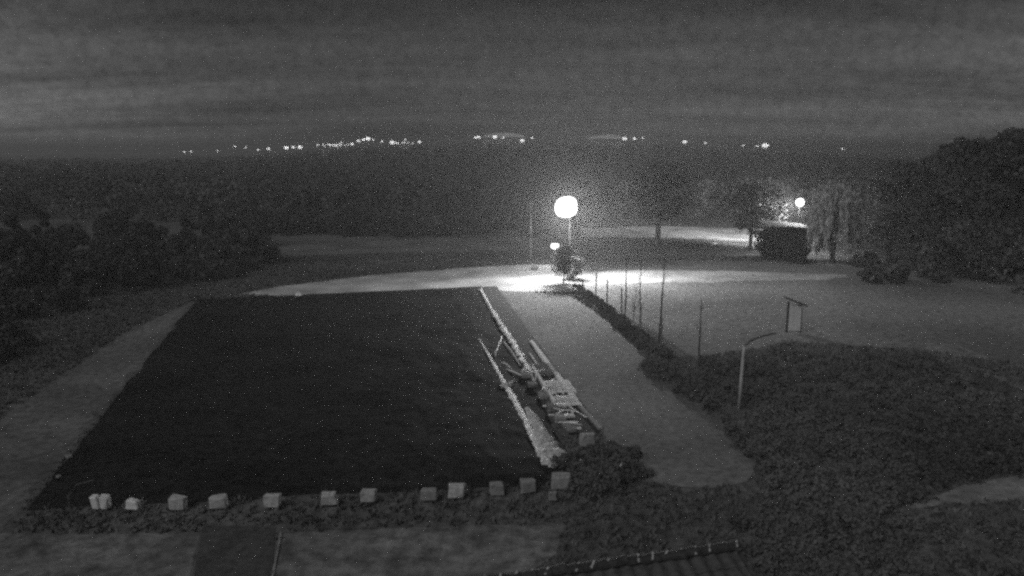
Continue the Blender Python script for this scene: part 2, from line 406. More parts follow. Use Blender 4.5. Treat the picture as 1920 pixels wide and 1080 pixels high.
# ------------------------------------------------------------------ concrete blocks holding the tarp down
def block(px, py, w, d, h, m, label, group, rz=None, z=.10):
    c = gp(px, py + 4, z * .5); rz = random.uniform(-.15, .15) if rz is None else rz
    b = B().box((0, 0, h / 2), (w, d, h), bevel=.03, jit=.03)
    bmesh.ops.subdivide_edges(b.bm, edges=b.bm.edges[:], cuts=1)
    for v in b.bm.verts: v.co += Vector(mnoise.noise_vector(v.co * 6 + Vector((px, py, 0)))) * .035
    o = b.done('concrete_block', m); o.location = (c.x, c.y, z * .7); o.rotation_euler = (random.uniform(-.05, .05), random.uniform(-.05, .05), rz)
    return tag(o, label, 'block', group)
gr = 'concrete blocks weighing down the near edge of the tarpaulin'
E = 'on the near tarpaulin edge'
block(182, 950, .24, 0.22, 0.39, M['concrete_b'], 'brightest narrow white block %s, leftmost of all' % E, gr)
block(199, 950, .25, 0.23, 0.38, M['concrete_b'], 'white block touching the leftmost one %s' % E, gr, .05)
block(251, 952, .37, 0.19, 0.31, M['concrete_b'], 'small bright lopsided block %s, right of the white pair' % E, gr, -.3)
block(335, 950, .45, 0.24, 0.35, M['concrete'], 'pale square block %s, next one right of the small lopsided block' % E, gr)
block(411, 948, .48, 0.24, 0.35, M['concrete'], 'wide pale block %s, left of the gap before the dark-rimmed one' % E, gr)
block(512, 946, .46, 0.24, 0.35, M['concrete'], 'pale rounded block %s, straight above the dark soil bed' % E, gr)
block(618, 943, .47, 0.24, 0.36, M['concrete'], 'tapered grey block %s, in the middle of the row' % E, gr, .1)
block(692, 937, .46, 0.24, 0.34, mat('concrete_mid', .32, var=.3, scale=9), 'duller grey block %s, right of the tapered one' % E, gr)
block(805, 933, .48, 0.24, 0.34, M['concrete_d'], 'dark grey block %s, left of the bright smooth block' % E, gr)
block(857, 928, .48, 0.24, 0.36, M['concrete'], 'bright smooth block %s, right of the dark grey one' % E, gr, .0)
block(932, 922, .42, 0.24, 0.31, M['concrete_d'], 'darkest sunken block %s, third from the right end' % E, gr)
block(990, 918, .45, 0.26, 0.36, mat('concrete_m2', .24, var=.3, scale=9), 'grey tilted block %s, second from the right end' % E, gr, .3)
block(1052, 910, .58, 0.29, 0.39, mat('concrete_m3', .28, var=.3, scale=9), 'broad grey block beneath the crumpled heap, right end of the near row', gr, -.05)
block(1036, 935, .22, 0.14, 0.26, M['concrete_d'], 'small dark stone lying just in front of the near row\'s right end', gr)
gr = 'concrete blocks in the side row beside the matting strip'
side = [(986, 703, .5, 'farthest block of the side row, beside the narrow board'), (998, 722, .55, 'second block of the side row from the far end'),
        (1018, 742, .5, 'low dark block of the side row beside the pale pallet'), (1036, 764, .5, 'block of the side row at the start of the loose boards'),
        (1050, 786, .55, 'rounded block of the side row beside the loose boards'), (1070, 806, .55, 'block of the side row touching the last short board')]
for i, (x, y, w, lb) in enumerate(side):
    block(x, y, w, .40, .19, [M['concrete_d'], mat('c%d' % i, .17, scale=9)][i % 2], lb, gr, rz=ang)
block(1101, 832, .50, 0.29, 0.42, mat('concrete_m4', .30, var=.4, scale=9), 'pale cube standing alone at the near end of the side row', gr, .2)

# bits and pieces
def pebble(px, py, s, m, label, name='stone', cat='stone', z=.0):
    b = B(); bmesh.ops.create_icosphere(b.bm, subdivisions=2, radius=s)
    for v in b.bm.verts: v.co += Vector(mnoise.noise_vector(v.co * 3 / s + Vector((px, 0, 0)))) * s * .3; v.co.z *= .7
    o = b.done(name, m); c = gp(px, py); o.location = (c.x, c.y, s * .5 + z); return tag(o, label, cat)
pebble(559, 556, .22, mat('white_stone', .8, scale=5), 'small white marker stone at the far edge of the tarpaulin')
pebble(1338, 459, .3, mat('white_stone2', .8, scale=5), 'white stone in the grass below the far lit lane')
pebble(128, 860, .12, M['concrete_d'], 'grey stone in the grass left of the tarpaulin')
pebble(110, 896, .08, M['concrete_d'], 'pale stone by the tarpaulin\'s near left corner')
pebble(1003, 506, .35, M['concrete_d'], 'dark stone on the bright gravel left of the small tree')
o = B().tube([gp(133, 965) , gp(133, 965) + Vector((-.02, 0, .55)), gp(133, 965) + Vector((.18, .1, .85)), gp(133, 965) + Vector((.62, .2, .95))], [.018, .018, .016, .012], 6).done('metal_stake', M['wood_d'])
tag(o, 'short bent metal stake at the near left corner of the tarpaulin', 'stake')
for a, b, lb in (((1158, 903), (1168, 886), 'pale twig sticking out of the dark bush right of the blocks'), ((1083, 880), (1094, 888), 'little pale twig left of the dark bush')):
    p, q = gp(*a), gp(*b)
    tag(B().tube([p + Vector((0, 0, .05)), p.lerp(q, .5) + Vector((0, 0, .4)), q + Vector((0, 0, .45))], [.03, .03, .012], 5).done('dry_twig', M['foil']), lb, 'twig')

# ------------------------------------------------------------------ lamps
def spot(name, loc, target, energy, size, parent, blend=.9, rad=.3, typ='SPOT'):
    d = bpy.data.lights.new(name, typ); d.energy = energy; d.shadow_soft_size = rad
    if typ == 'SPOT': d.spot_size = R(size); d.spot_blend = blend
    o = bpy.data.objects.new(name, d); COL.objects.link(o)
    v = Vector(loc) - Vector(target); o.rotation_euler = v.to_track_quat('Z', 'Y').to_euler(); o.location = loc
    return o
b0 = gp(1068, 512); dl = b0.y; H1 = up(0, 388, dl)
lp = empty('floodlight_mast', (b0.x, b0.y, 0))
B().box((0, 0, .1), (.5, .5, .2), bevel=.02).done('base', M['concrete_d'], lp)
B().tube([(0, 0, .2), (-.05, 0, H1 - .9)], [.09, .05], 10).done('pole', M['metal_d'], lp)
xo = gp(1060, 500, 0).x - gp(1068, 500, 0).x
B().box((xo, .10, H1), (1.6, .06, .08), bevel=.01).box((xo, .10, H1 - .55), (1.6, .06, .06), bevel=.01).box((xo, .10, H1 + .55), (1.6, .06, .06), bevel=.01).box((xo + .0, .14, H1 - .1), (.1, .06, 1.7)).done('crossarm', M['metal_d'], lp)
for i in range(3):
    for j in range(3):
        kc = .80 if i != 1 and j != 1 else 1.0
        cx, cz = xo + (i - 1) * .44 * (.93 if kc < 1 else 1), H1 + (j - 1) * .44 * (.93 if kc < 1 else 1); w_ = .54 * kc
        b = B(); b.tube([(cx, .12, cz), (cx, -.10, cz)], [w_ * .35, w_ * .62], 8); h = b.done('floodlight', M['metal_d'], lp)
        b = B(); b.tube([(cx, -.105, cz), (cx, -.15, cz)], [w_ * .58, w_ * .45], 8); b.done('glass', M['lamp_hot'], h)
sq = []
for k in range(20):
    a = 2 * math.pi * k / 20; rr = (.87 + .05 * math.sin(7 * k)) / (abs(math.cos(a)) ** 2.4 + abs(math.sin(a)) ** 2.4) ** (1 / 2.4)
    sq.append((xo + rr * math.cos(a), H1 + rr * math.sin(a)))
B().faces([(x, -.24, z) for x, z in sq] + [(xo + (x - xo) * 1.03, -.19, H1 + (z - H1) * 1.03) for x, z in sq], [tuple(range(20))] + [(k, (k + 1) % 20, 20 + (k + 1) % 20, 20 + k) for k in range(20)]).done('diffuser', M['lamp_hot'], lp)
tag(lp, 'tall floodlight mast with a blazing square bank of lamps at the road bend', 'floodlight')
L1 = Vector((b0.x + xo, b0.y - .8, H1))
spot('floodlight_beam', L1, gp(1190, 650), 14500, 170, lp, blend=.9, rad=.5)
spot('floodlight_side_beam', L1 + Vector((.3, 0, 0)), gp(1330, 522), 9000, 95, lp, blend=1.0, rad=.4)
spot('floodlight_spill', L1 + Vector((0, -.9, -.9)), (L1.x, L1.y, 0), 1300, 0, lp, rad=.4, typ='POINT')

b1 = gp(1040, 499); lp2 = empty('path_lamp', (b1.x, b1.y, 0)); H2 = up(0, 461, b1.y)
B().tube([(0, 0, 0), (0, 0, H2 - .2)], .05, 8).done('pole', M['metal_d'], lp2)
b = B(); bmesh.ops.create_uvsphere(b.bm, u_segments=16, v_segments=10, radius=.30); bmesh.ops.scale(b.bm, vec=(1.25, 1.25, .95), verts=b.bm.verts[:]); bmesh.ops.translate(b.bm, vec=(0, 0, H2), verts=b.bm.verts[:]); b.done('globe', M['lamp_low'], lp2)
B().tube([(0, 0, H2 + .22), (0, 0, H2 + .33)], [.24, .08], 12).done('cap', M['metal_d'], lp2)
tag(lp2, 'low globe lamp on a short post below and left of the floodlight', 'lamp')
spot('path_lamp_light', (b1.x, b1.y - .1, H2 - .45), (b1.x, b1.y, 0), 160, 0, lp2, rad=.2, typ='POINT')

D3 = 74.6; x3 = (1500 - 960) / F * D3; H3 = up(0, 379, D3)
x3 = x3 / 1.0 * (math.cos(R(PITCH)) + (540 - 379) / F * math.sin(R(PITCH))) ** -1
lp3 = empty('yard_lamp', (x3, D3, 0))
B().tube([(0, 0, 0), (0, 0, H3 - .1)], [.09, .06], 8).done('pole', M['metal_d'], lp3)
B().box((0, .12, H3 + .34), (.75, .5, .08), bevel=.03).done('hood', M['metal_d'], lp3)
b = B(); bmesh.ops.create_uvsphere(b.bm, u_segments=16, v_segments=10, radius=.43); bmesh.ops.translate(b.bm, vec=(0, 0, H3 - .02), verts=b.bm.verts[:]); b.done('globe', M['lamp_mid'], lp3)
tag(lp3, 'bright yard lamp on a pole above the dark shed', 'lamp')
spot('yard_lamp_light', (x3 - .1, D3 + .05, H3 - .62), gp(1380, 438), 2000, 0, lp3, rad=.3, typ='POINT')
spot('yard_lamp_beam', (x3 - .35, D3 + .8, H3 - .1), gp(1375, 438), 34000, 100, lp3, rad=.3)

# thin pale utility post left of the floodlight
c = gp(995, 487); tp = empty('utility_post', (c.x, c.y, 0)); hh = up(0, 376, c.y)
B().tube([(0, 0, 0), (0, 0, hh)], [.08, .06], 8).done('pole', mat('utility_pole', .2, scale=6), tp)
B().box((0, 0, hh - .25), (.45, .06, .06)).done('crossbar', M['metal'], tp)
B().box((0, -.09, hh * .55), (.16, .1, .3), bevel=.01).done('junction_box', M['metal'], tp)
tag(tp, 'slim pale utility post standing left of the floodlight', 'post')

# ------------------------------------------------------------------ shed under the yard lamp
sx0, sx1 = gp(1446, 486).x, gp(1516, 486).x; sy = gp(1470, 486).y
sw = sx1 - sx0; hs = up(0, 419, sy); sc_ = Vector(((sx0 + sx1) / 2, sy + 1.5, 0))
sh = empty('garden_shed', sc_)
shm = mat('shed_boards', .03, var=.3, scale=3, bump=.3)
B().box((0, 0, (hs - .6) / 2), (sw - .2, 2.6, hs - .6)).done('wall', shm, sh)
for i in range(11):
    B().box((-(sw - .2) / 2 + (i + .5) * (sw - .2) / 11, -1.315, (hs - .65) / 2), ((sw - .2) / 11 - .03, .03, hs - .66)).done('board', shm, sh)
B().box((-.3, -1.345, .95), (.85, .03, 1.85), bevel=.005).done('door', mat('shed_door', .045, scale=4), sh)
rf = B().box((-.1, 0, hs - .22), (sw + .7, 3.4, .10), Matrix.Rotation(R(5), 3, 'Y') @ Matrix.Rotation(R(2), 3, 'X'), bevel=.01).done('roof', M['roofm'], sh)
for i in range(8):
    B().box((-.1 + (i - 3.5) * (sw + .5) / 8, 0, hs - .155 - (i - 3.5) * .05), (.06, 3.35, .05), Matrix.Rotation(R(2), 3, 'X')).done('roof_rib', M['roofm'], rf)
tag(sh, 'small dark shed with a pale lamplit sheet roof beyond the road', 'shed')

# ------------------------------------------------------------------ trees
def leafcloud(cent, rad, n, ls, seed=0, droop=0.0, shell=.35):
    """n quads in an ellipsoid"""
    r = np.random.default_rng(seed)
    d = r.normal(size=(n, 3)); d /= np.linalg.norm(d, axis=1)[:, None]
    rr = (shell + (1 - shell) * r.random(n)) ** .6
    c = np.array(cent) + d * rr[:, None] * np.array(rad)
    a = r.normal(size=(n, 3)); a /= np.linalg.norm(a, axis=1)[:, None]
    if droop: a = a * (1 - droop) + np.array([0, 0, 1]) * droop; a /= np.linalg.norm(a, axis=1)[:, None]
    b = np.cross(a, r.normal(size=(n, 3))); b /= np.linalg.norm(b, axis=1)[:, None]
    s = ls * (.5 + r.random(n))[:, None]
    k = 3.0 if droop else 1.0
    V = np.stack([c - a * s * k - b * s * .5, c + b * s * .75, c + a * s * k, c - b * s * .75], 1)
    return V.reshape(-1, 3)
def crown(height, width, base, clumps, n, ls, seed, flat=.7):
    r = random.Random(seed); out = []
    for i in range(clumps):
        t = (i + .5) / clumps; z = base + (height - base) * t
        prof = math.sin(math.pi * min(1, (t * .85 + .12))) ** .7
        a = r.uniform(0, 6.28); q = r.uniform(.25, .85) * width / 2 * prof
        cr = width * r.uniform(.16, .27)
        out.append(leafcloud((q * math.cos(a), q * math.sin(a), min(z, height - cr * flat)), (cr, cr, cr * flat), n // clumps, ls, seed * 100 + i))
    return np.concatenate(out)
def trunk(h, r0, seed, limbs=5, spread=1.5, lh=.45):
    rn = random.Random(seed); b = B()
    pts = [(0, 0, -.1), (rn.uniform(-.1, .1), rn.uniform(-.1, .1), h * .3), (rn.uniform(-.2, .2), rn.uniform(-.2, .2), h * .6), (rn.uniform(-.3, .3), rn.uniform(-.3, .3), h * .92)]
    b.tube(pts, [r0, r0 * .8, r0 * .5, r0 * .12], 8)
    for i in range(limbs):
        z = h * (lh + (.85 - lh) * i / max(1, limbs - 1)) ; a = rn.uniform(0, 6.28); s = spread * rn.uniform(.6, 1)
        b.tube([(0, 0, z), (math.cos(a) * s * .5, math.sin(a) * s * .5, z + s * .35), (math.cos(a) * s, math.sin(a) * s, z + s * .8)], [r0 * .35, r0 * .2, r0 * .05], 5)
    return b
def tree(name, loc, h, w, base, clumps, n, ls, seed, label, leafm='leaf', r0=.16, cat='tree', group=None):
    t = empty(name, loc, random.uniform(0, 6))
    trunk(h, r0, seed, 5, w * .35).done('trunk', M['bark'], t)
    link('crown', fastmesh('crown', crown(h, w, base, clumps, n, ls, seed), 4), M[leafm], t)
    return tag(t, label, cat, group)
def at(px, base_y):
    c = gp(px, base_y); return (c.x, c.y, 0)
tree('small_tree', at(1056, 531), 3.0, 2.3, .9, 26, 3000, .06, 1, 'small leafy tree right under the floodlight', 'leaf_d', .07)
tree('small_tree', at(1076, 523), 1.9, 1.7, .1, 18, 1800, .06, 2, 'round bush at the road end of the wire fence', 'leaf', .05)
c1 = gp(1233, 471); tree('roadside_tree', (c1.x, c1.y, 0), up(0, 300, c1.y), 5.5, 3.6, 22, 3600, .16, 3, 'dark single tree standing in front of the far lit lane', 'leaf_d', .32)
c1 = gp(1406, 470); tree('roadside_tree', (c1.x, c1.y, 0), up(0, 340, c1.y), 7.5, 2.6, 34, 2400, .15, 4, 'thin-trunked tree at the bright end of the lit lane', 'leaf_d', .22)
c1 = gp(1665, 478); tree('broad_tree', (c1.x, c1.y, 0), up(0, 300, c1.y), 7.0, 1.8, 26, 5200, .16, 5, 'dark tree between the weeping willow and the tall right-hand trees', 'leaf_d', .3)
for (px, by, ty, w, lb, sd) in ((1800, 520, 256, 8.5, 'tall round-topped dark tree, left one of the big group at the right edge', 6), (1880, 530, 238, 8.0, 'tallest dark tree at the right edge of the view', 7),
                       (1990, 540, 246, 8.0, 'tall dark tree partly cut by the right edge of the view', 8), (1740, 500, 292, 5.5, 'lower dark tree at the foot of the big right-hand group', 9)):
    c1 = gp(px, by); tree('tall_tree', (c1.x, c1.y, 0), up(0, ty, c1.y), w, 1.2, 34, 9000, .15, sd, lb, 'leaf_d', .4)
# willow
c1 = gp(1560, 494); hw = up(0, 345, c1.y)
wl = empty('weeping_willow', (c1.x, c1.y, 0))
trunk(hw * .9, .25, 11, 6, 1.6).done('trunk', M['bark'], wl)
ww = []
rw = random.Random(4)
for i in range(80):
    a = rw.uniform(0, 6.28); q = rw.uniform(.2, 2.1); zt = hw - q * .6 - rw.uniform(0, .8)
    for k in range(int((zt - rw.uniform(.4, 3.2)) / .4)):
        ww.append(leafcloud((q * math.cos(a) * (1 + k * .03) + rw.uniform(-.12, .12), q * math.sin(a) * (1 + k * .03) + rw.uniform(-.12, .12), zt - k * .4), (.22, .22, .34), 14, .07, i * 50 + k, droop=.8))
link('crown', fastmesh('crown', np.concatenate(ww), 4), M['leaf_l'], wl)
tag(wl, 'pale weeping willow with hanging strands right of the yard lamp', 'tree')

c1 = gp(1440, 487); tree('shed_bush', (c1.x, c1.y, 0), up(0, 428, c1.y), 3.2, .1, 22, 3400, .12, 15, 'dark bush hiding the left side of the shed', 'leaf_k', .08)
c1 = gp(1492, 494); tree('shed_bush', (c1.x, c1.y, 0), up(0, 452, c1.y), 2.6, .1, 14, 2200, .12, 16, 'low dark bush in front of the shed wall', 'leaf_k', .06)
# woods: front shrubs and far wood, each one mass
def wood(name, spots, label, m, ls, n):
    out = []
    for i, (x, y, z, h, w) in enumerate(spots):
        k = 5
        near = name == 'far_wood' and math.hypot(x, y) < 260
        V = crown(h, w, h * .05, k, n * 3 if near else n, ls * .45 if near else ls, i + 1, .9); V = V + np.array([x, y, z]); out.append(V)
    o = link(name, fastmesh(name, np.concatenate(out), 4), m)
    return tag(o, label, 'wood', kind='stuff')
sp = []
rw = random.Random(21)
for i in range(2600):      # far wood on the rising ground
    d = 118 + 740 * rw.random() ** 1.5; az = rw.uniform(-42, 42)
    x, y = d * math.sin(R(az)), d * math.cos(R(az))
    if y < 108: continue
    h = rw.uniform(4.5, 7.5) * (1 if d > 200 else .9)
    if d > 700: h = rw.uniform(5.5, 7.6)
    sp.append((x, y, ridge(x, y), h, h * rw.uniform(.8, 1.3)))
wood('far_wood', sp, 'dark wood covering the rising ground up to the skyline', M['leaf'], .55, 90)
sp = []
for i in range(120):      # left thicket of trees beyond the grass strip
    px = rw.uniform(-350, 500); by = rw.uniform(450, 560) - max(0, (px - 150)) * .12
    c = gp(px, by); sp.append((c.x, c.y, 0, rw.uniform(1.6, 4.2), rw.uniform(2.5, 4.5)))
for i in range(34):
    px = rw.uniform(-300, 130); by = rw.uniform(560, 690) - max(0, px) * .6
    c = gp(px, by); sp.append((c.x, c.y, 0, rw.uniform(.7, 1.8), rw.uniform(1.8, 3)))
for i in range(46):      # hedge behind the field
    px = rw.uniform(470, 1010); c = gp(px, rw.uniform(428, 446)); sp.append((c.x, c.y, 0, rw.uniform(1.6, 2.8), rw.uniform(3, 4.5)))
wood('left_thicket', sp, 'dark scrub and hedge along the left side and behind the field', M['leaf_d'], .14, 1200)
sp = []
for i in range(60):      # scrub at far right, between bank and trees
    px = rw.uniform(1600, 2300); c = gp(px, rw.uniform(488, 530) + max(0, px - 1750) * .12); sp.append((c.x, c.y, 0, rw.uniform(.4, 1.2), rw.uniform(1.8, 3.4)))
wood('right_scrub', sp, 'low dark scrub at the foot of the right-hand trees', M['leaf_d'], .18, 500)

# dark bramble mass, lower right, and the strip along the fence
sp = []
P_br = [(1215, 668), (1330, 668), (1480, 648), (1600, 662), (1700, 655), (1800, 700), (1920, 750), (2200, 820), (2200, 830), (1920, 868), (1780, 890), (1690, 925), (1620, 1000), (1480, 1010), (1455, 930), (1440, 870), (1312, 756), (1212, 676)]
i = 0
while len(sp) < 620:
    px, py = rw.uniform(1190, 2200), rw.uniform(645, 1010)
    if 1345 < px < 1430 and 742 < py < 800: continue
    if inpoly(np.array([px]), np.array([py]), P_br)[0]:
        c = gp(px, py + 14); k = min(1, abs(py - 640) / 60 + .35)
        sp.append((c.x, c.y, 0, rw.uniform(.3, .7) * k, rw.uniform(.6, 1.6)))
for i in range(60):
    t_ = i / 59; px = 1082 + (1235 - 1082) * t_; py = 534 + (668 - 534) * t_
    c = gp(px + rw.uniform(-4, 6) * (1 + t_), py + 4); sp.append((c.x, c.y, 0, rw.uniform(.18, .32) + .3 * t_, rw.uniform(.4, .6) + .8 * t_))
for i in range(80):
    qx, qy = rw.gauss(1128, 30), rw.gauss(893, 20)
    if qy < 862 - (qx - 1100) * .3: continue
    c = gp(qx, qy); sp.append((c.x, c.y, 0, rw.uniform(.15, .6), rw.uniform(.5, 1.1)))
for i in range(90):
    c = gp(rw.uniform(1330, 2100), rw.uniform(985, 1120)); sp.append((c.x, c.y, 0, rw.uniform(.15, .4), rw.uniform(.7, 1.3)))
wood('bramble_mass', sp, 'dark tangled undergrowth filling the lower right beyond the wire fence', mat('bramble', .105, var=.25, scale=2.5, bump=0, big=.16), .05, 640)

# ------------------------------------------------------------------ wire fence and saplings
fp = [(1093, 540, 524), (1117, 555, 511), (1138, 570, 520), (1165, 590, 535), (1200, 618, 560), (1240, 648, 590)]
tops = []
ords = ['nearest the road', 'second from the road', 'third from the road', 'fourth from the road', 'fifth from the road', 'farthest from the road']
fr = empty('wire_fence', gp(1093, 540))
base = Vector(fr.location)
for i, (px, by, ty) in enumerate(fp):
    c = gp(px, by); h = min(1.7, up(0, ty, c.y)) if i < 4 else 1.5; tops.append((c, h))
    B().tube([c - base, c - base + Vector((random.uniform(-.03, .03), 0, h))], [.055, .045], 7).done('fence_post', M['wood_d'], fr)
for k in (.35, .65, .92):
    pts = []
    for c, h in tops: pts.append(c - base + Vector((0, -.05, h * k)))
    B().tube(pts, .008, 4).done('wire', M['metal_d'], fr)
tag(fr, 'wire fence with dark wooden posts running from the road bend towards the undergrowth', 'fence')
def sapling(px, by, ty, lean, label, seed, r=.05, tw=9):
    rn = random.Random(seed); c = gp(px, by); h = up(0, ty, c.y); t = empty('bare_sapling', (c.x, c.y, 0))
    P = [Vector((lean * q * h + rn.uniform(-.03, .03), 0, q * h)) for q in (0, .25, .5, .75, 1)]
    B().tube(P, [r, r * .85, r * .65, r * .45, r * .15], 6).done('trunk', M['bark'], t)
    for i in range(tw):
        b = B(); q = rn.uniform(.15, .9); p = P[0].lerp(P[4], q); a = rn.uniform(0, 6.28); l = rn.uniform(.25, .7)
        b.tube([p, p + Vector((math.cos(a) * l * .4, math.sin(a) * l * .4, l * .6)), p + Vector((math.cos(a) * l * .5, math.sin(a) * l * .5, l * 1.2))], [.012, .009, .004], 4)
        b.done('branch', M['bark'], t)
    tag(t, label, 'tree', 'bare saplings beyond the wire fence')
sapling(1172, 592, 474, .00, 'bare sapling nearest the road, left one of the close pair', 1, .05)
sapling(1199, 606, 478, .00, 'straight bare sapling, right one of the close pair', 2, .045)
sapling(1236, 640, 468, .03, 'tallest bare sapling, leaning slightly right, in front of the roadside tree', 3, .06, 12)
sapling(1311, 668, 556, .00, 'short bare sapling standing apart at the undergrowth edge', 4, .05, 7)
sapling(1187, 602, 535, .05, 'twiggy low sapling between the close pair', 5, .03, 16)

# ------------------------------------------------------------------ bent pole and notice board
c = gp(1385, 772); hp = up(0, 648, c.y)
q1 = gp(1395, 640, hp); q1.y = c.y
ex = gp(1482, 622, hp + .15)
pts = [Vector((c.x, c.y, -.1)), Vector((c.x + .03, c.y, hp * .5)), Vector((c.x + .05, c.y, hp - .25)), Vector((c.x + .10, c.y + .05, hp - .03)), Vector((c.x + .35, c.y + .25, hp + .12)), Vector((c.x + .85, c.y + .6, hp + .2)), Vector((c.x + 1.7, c.y + 1.2, hp + .2))]
bp_ = empty('bent_pole', (c.x, c.y, 0)); off = Vector((c.x, c.y, 0))
B().tube([p - off for p in pts[:4]], [.07, .07, .06, .055], 8).done('upright', M['rail'], bp_, True)
B().tube([p - off for p in pts[3:]], [.055, .05, .04, .03], 8).done('arm', mat('dull_arm', .13, scale=6), bp_, True)
tag(bp_, 'pale upright pole with a bent-over arm rising from the dark undergrowth', 'pole')
c = gp(1488, 624); nb = empty('notice_board', (c.x, c.y, 0), R(-8)); hb = up(0, 566, c.y)
B().tube([(-.38, .05, 0), (-.38, .05, hb)], .07, 8).done('post', M['bark'], nb)
B().tube([(.38, .05, 0), (.38, .05, hb - .35)], .035, 8).done('post', M['bark'], nb)
B().box((.02, 0, hb * .5), (.66, .04, hb * .86), bevel=.01).done('panel', M['panel'], nb)
B().box((.0, 0, hb + .02), (1.35, .5, .06), Matrix.Rotation(R(20), 3, 'Y'), bevel=.01).done('roof', M['bark'], nb)
tag(nb, 'small pale notice board with a slanting dark roof behind the undergrowth', 'notice board')

# ------------------------------------------------------------------ tiled roof edge at the bottom
ZR = 3.0
A = gp(850, 1098, ZR); Bp = gp(1390, 1022, ZR); dr = (Bp - A); ln = dr.length; dr.normalize(); nr = Vector((dr.y, -dr.x, 0))  # towards camera
if nr.y > 0: nr = -nr
ra = math.atan2(dr.y, dr.x)
ro = empty('tiled_outbuilding', (A.x, A.y, 0), ra)
sgn = 1 if (Matrix.Rotation(ra, 3, 'Z') @ Vector((0, 1, 0))).dot(nr) > 0 else -1
slope = R(20)
wd = 3.6
B().faces([(0, 0, ZR - .12), (ln, 0, ZR - .12), (ln, sgn * wd, ZR - .12 - wd * math.tan(slope)), (0, sgn * wd, ZR - .12 - wd * math.tan(slope)),
           (0, 0, 0), (ln, 0, 0), (ln, sgn * wd, 0), (0, sgn * wd, 0)], [(0, 1, 2, 3), (0, 1, 5, 4), (1, 2, 6, 5), (2, 3, 7, 6), (3, 0, 4, 7)]).done('wall', M['soil'], ro)
tw_, tl_ = .27, .36
def pantile():
    V = []; Fc = []; n = 8
    for j in range(2):
        for i in range(n + 1):
            u = i / n; z = .02 * math.sin(u * 2 * math.pi) + .02
            V.append((u * tw_ * 1.04, sgn * j * tl_ * 1.1, z - (.0 if j == 0 else .0)))
    for i in range(n): Fc.append((i, i + 1, n + 2 + i, n + 1 + i))
    k = len(V)
    for i in range(n + 1): x, y, z = V[n + 1 + i]; V.append((x, y, z - .03))
    for i in range(n): Fc.append((n + 1 + i, n + 2 + i, k + i + 1, k + i))
    return mesh('tile', V, Fc)
pm = pantile(); pm.materials.append(M['tile'])
nc = int(ln / tw_)
for j in range(4):
    for i in range(nc):
        t = link('roof_tile', pm, None, ro)
        t.location = (i * tw_, sgn * (j * tl_ * math.cos(slope) + .02), ZR - .06 - j * tl_ * math.sin(slope) + random.uniform(-.006, .006))
        t.rotation_euler = (-sgn * slope + random.uniform(.04, .07) * sgn, random.uniform(-.015, .015), random.uniform(-.012, .012))
b = B()
V = []; Fc = []
for j in range(2):
    for i in range(7):
        a = math.pi * i / 6; V.append((j * .30, -math.cos(a) * (.11 + .012 * j), .02 + math.sin(a) * (.085 + .012 * j)))
for i in range(6): Fc.append((i, i + 1, 8 + i, 7 + i))
k = len(V)
for i in range(7): x, y, z = V[7 + i]; V.append((x, y * .82, z - .02))
for i in range(6): Fc.append((7 + i, 8 + i, k + i + 1, k + i))
clip = B().box((0, sgn * .05, .0), (.035, .17, .02), Matrix.Rotation(-sgn * .45, 3, 'X') @ Matrix.Rotation(sgn * .5, 3, 'Z')).bm  # pale sliver added to each ridge tile to draw its highlight fleck
fleck_me = bpy.data.meshes.new('ridge_fleck'); clip.to_mesh(fleck_me); clip.free(); clip = fleck_me; clip.materials.append(M['concrete'])
rm = mesh('ridge_tile', V, Fc); rm.materials.append(M['tile_p'])
for i in range(int(ln / .275)):
    t = link('ridge_tile', rm, None, ro); t.location = (i * .275, 0, ZR - .035 + random.uniform(-.008, .01)); t.rotation_euler = (random.uniform(-.06, .06), random.uniform(-.09, .0), random.uniform(-.12, .12))
    c_ = link('ridge_fleck', clip, None, ro); c_.location = (i * .275 + .22, 0, ZR + .06); c_.rotation_euler = (random.uniform(-.1, .1), 0, random.uniform(-.25, .25)); c_.scale = (1, random.uniform(.5, 1.1), 1)
tag(ro, 'low outbuilding roof with a row of ridge tiles at the bottom edge of the view', 'outbuilding')

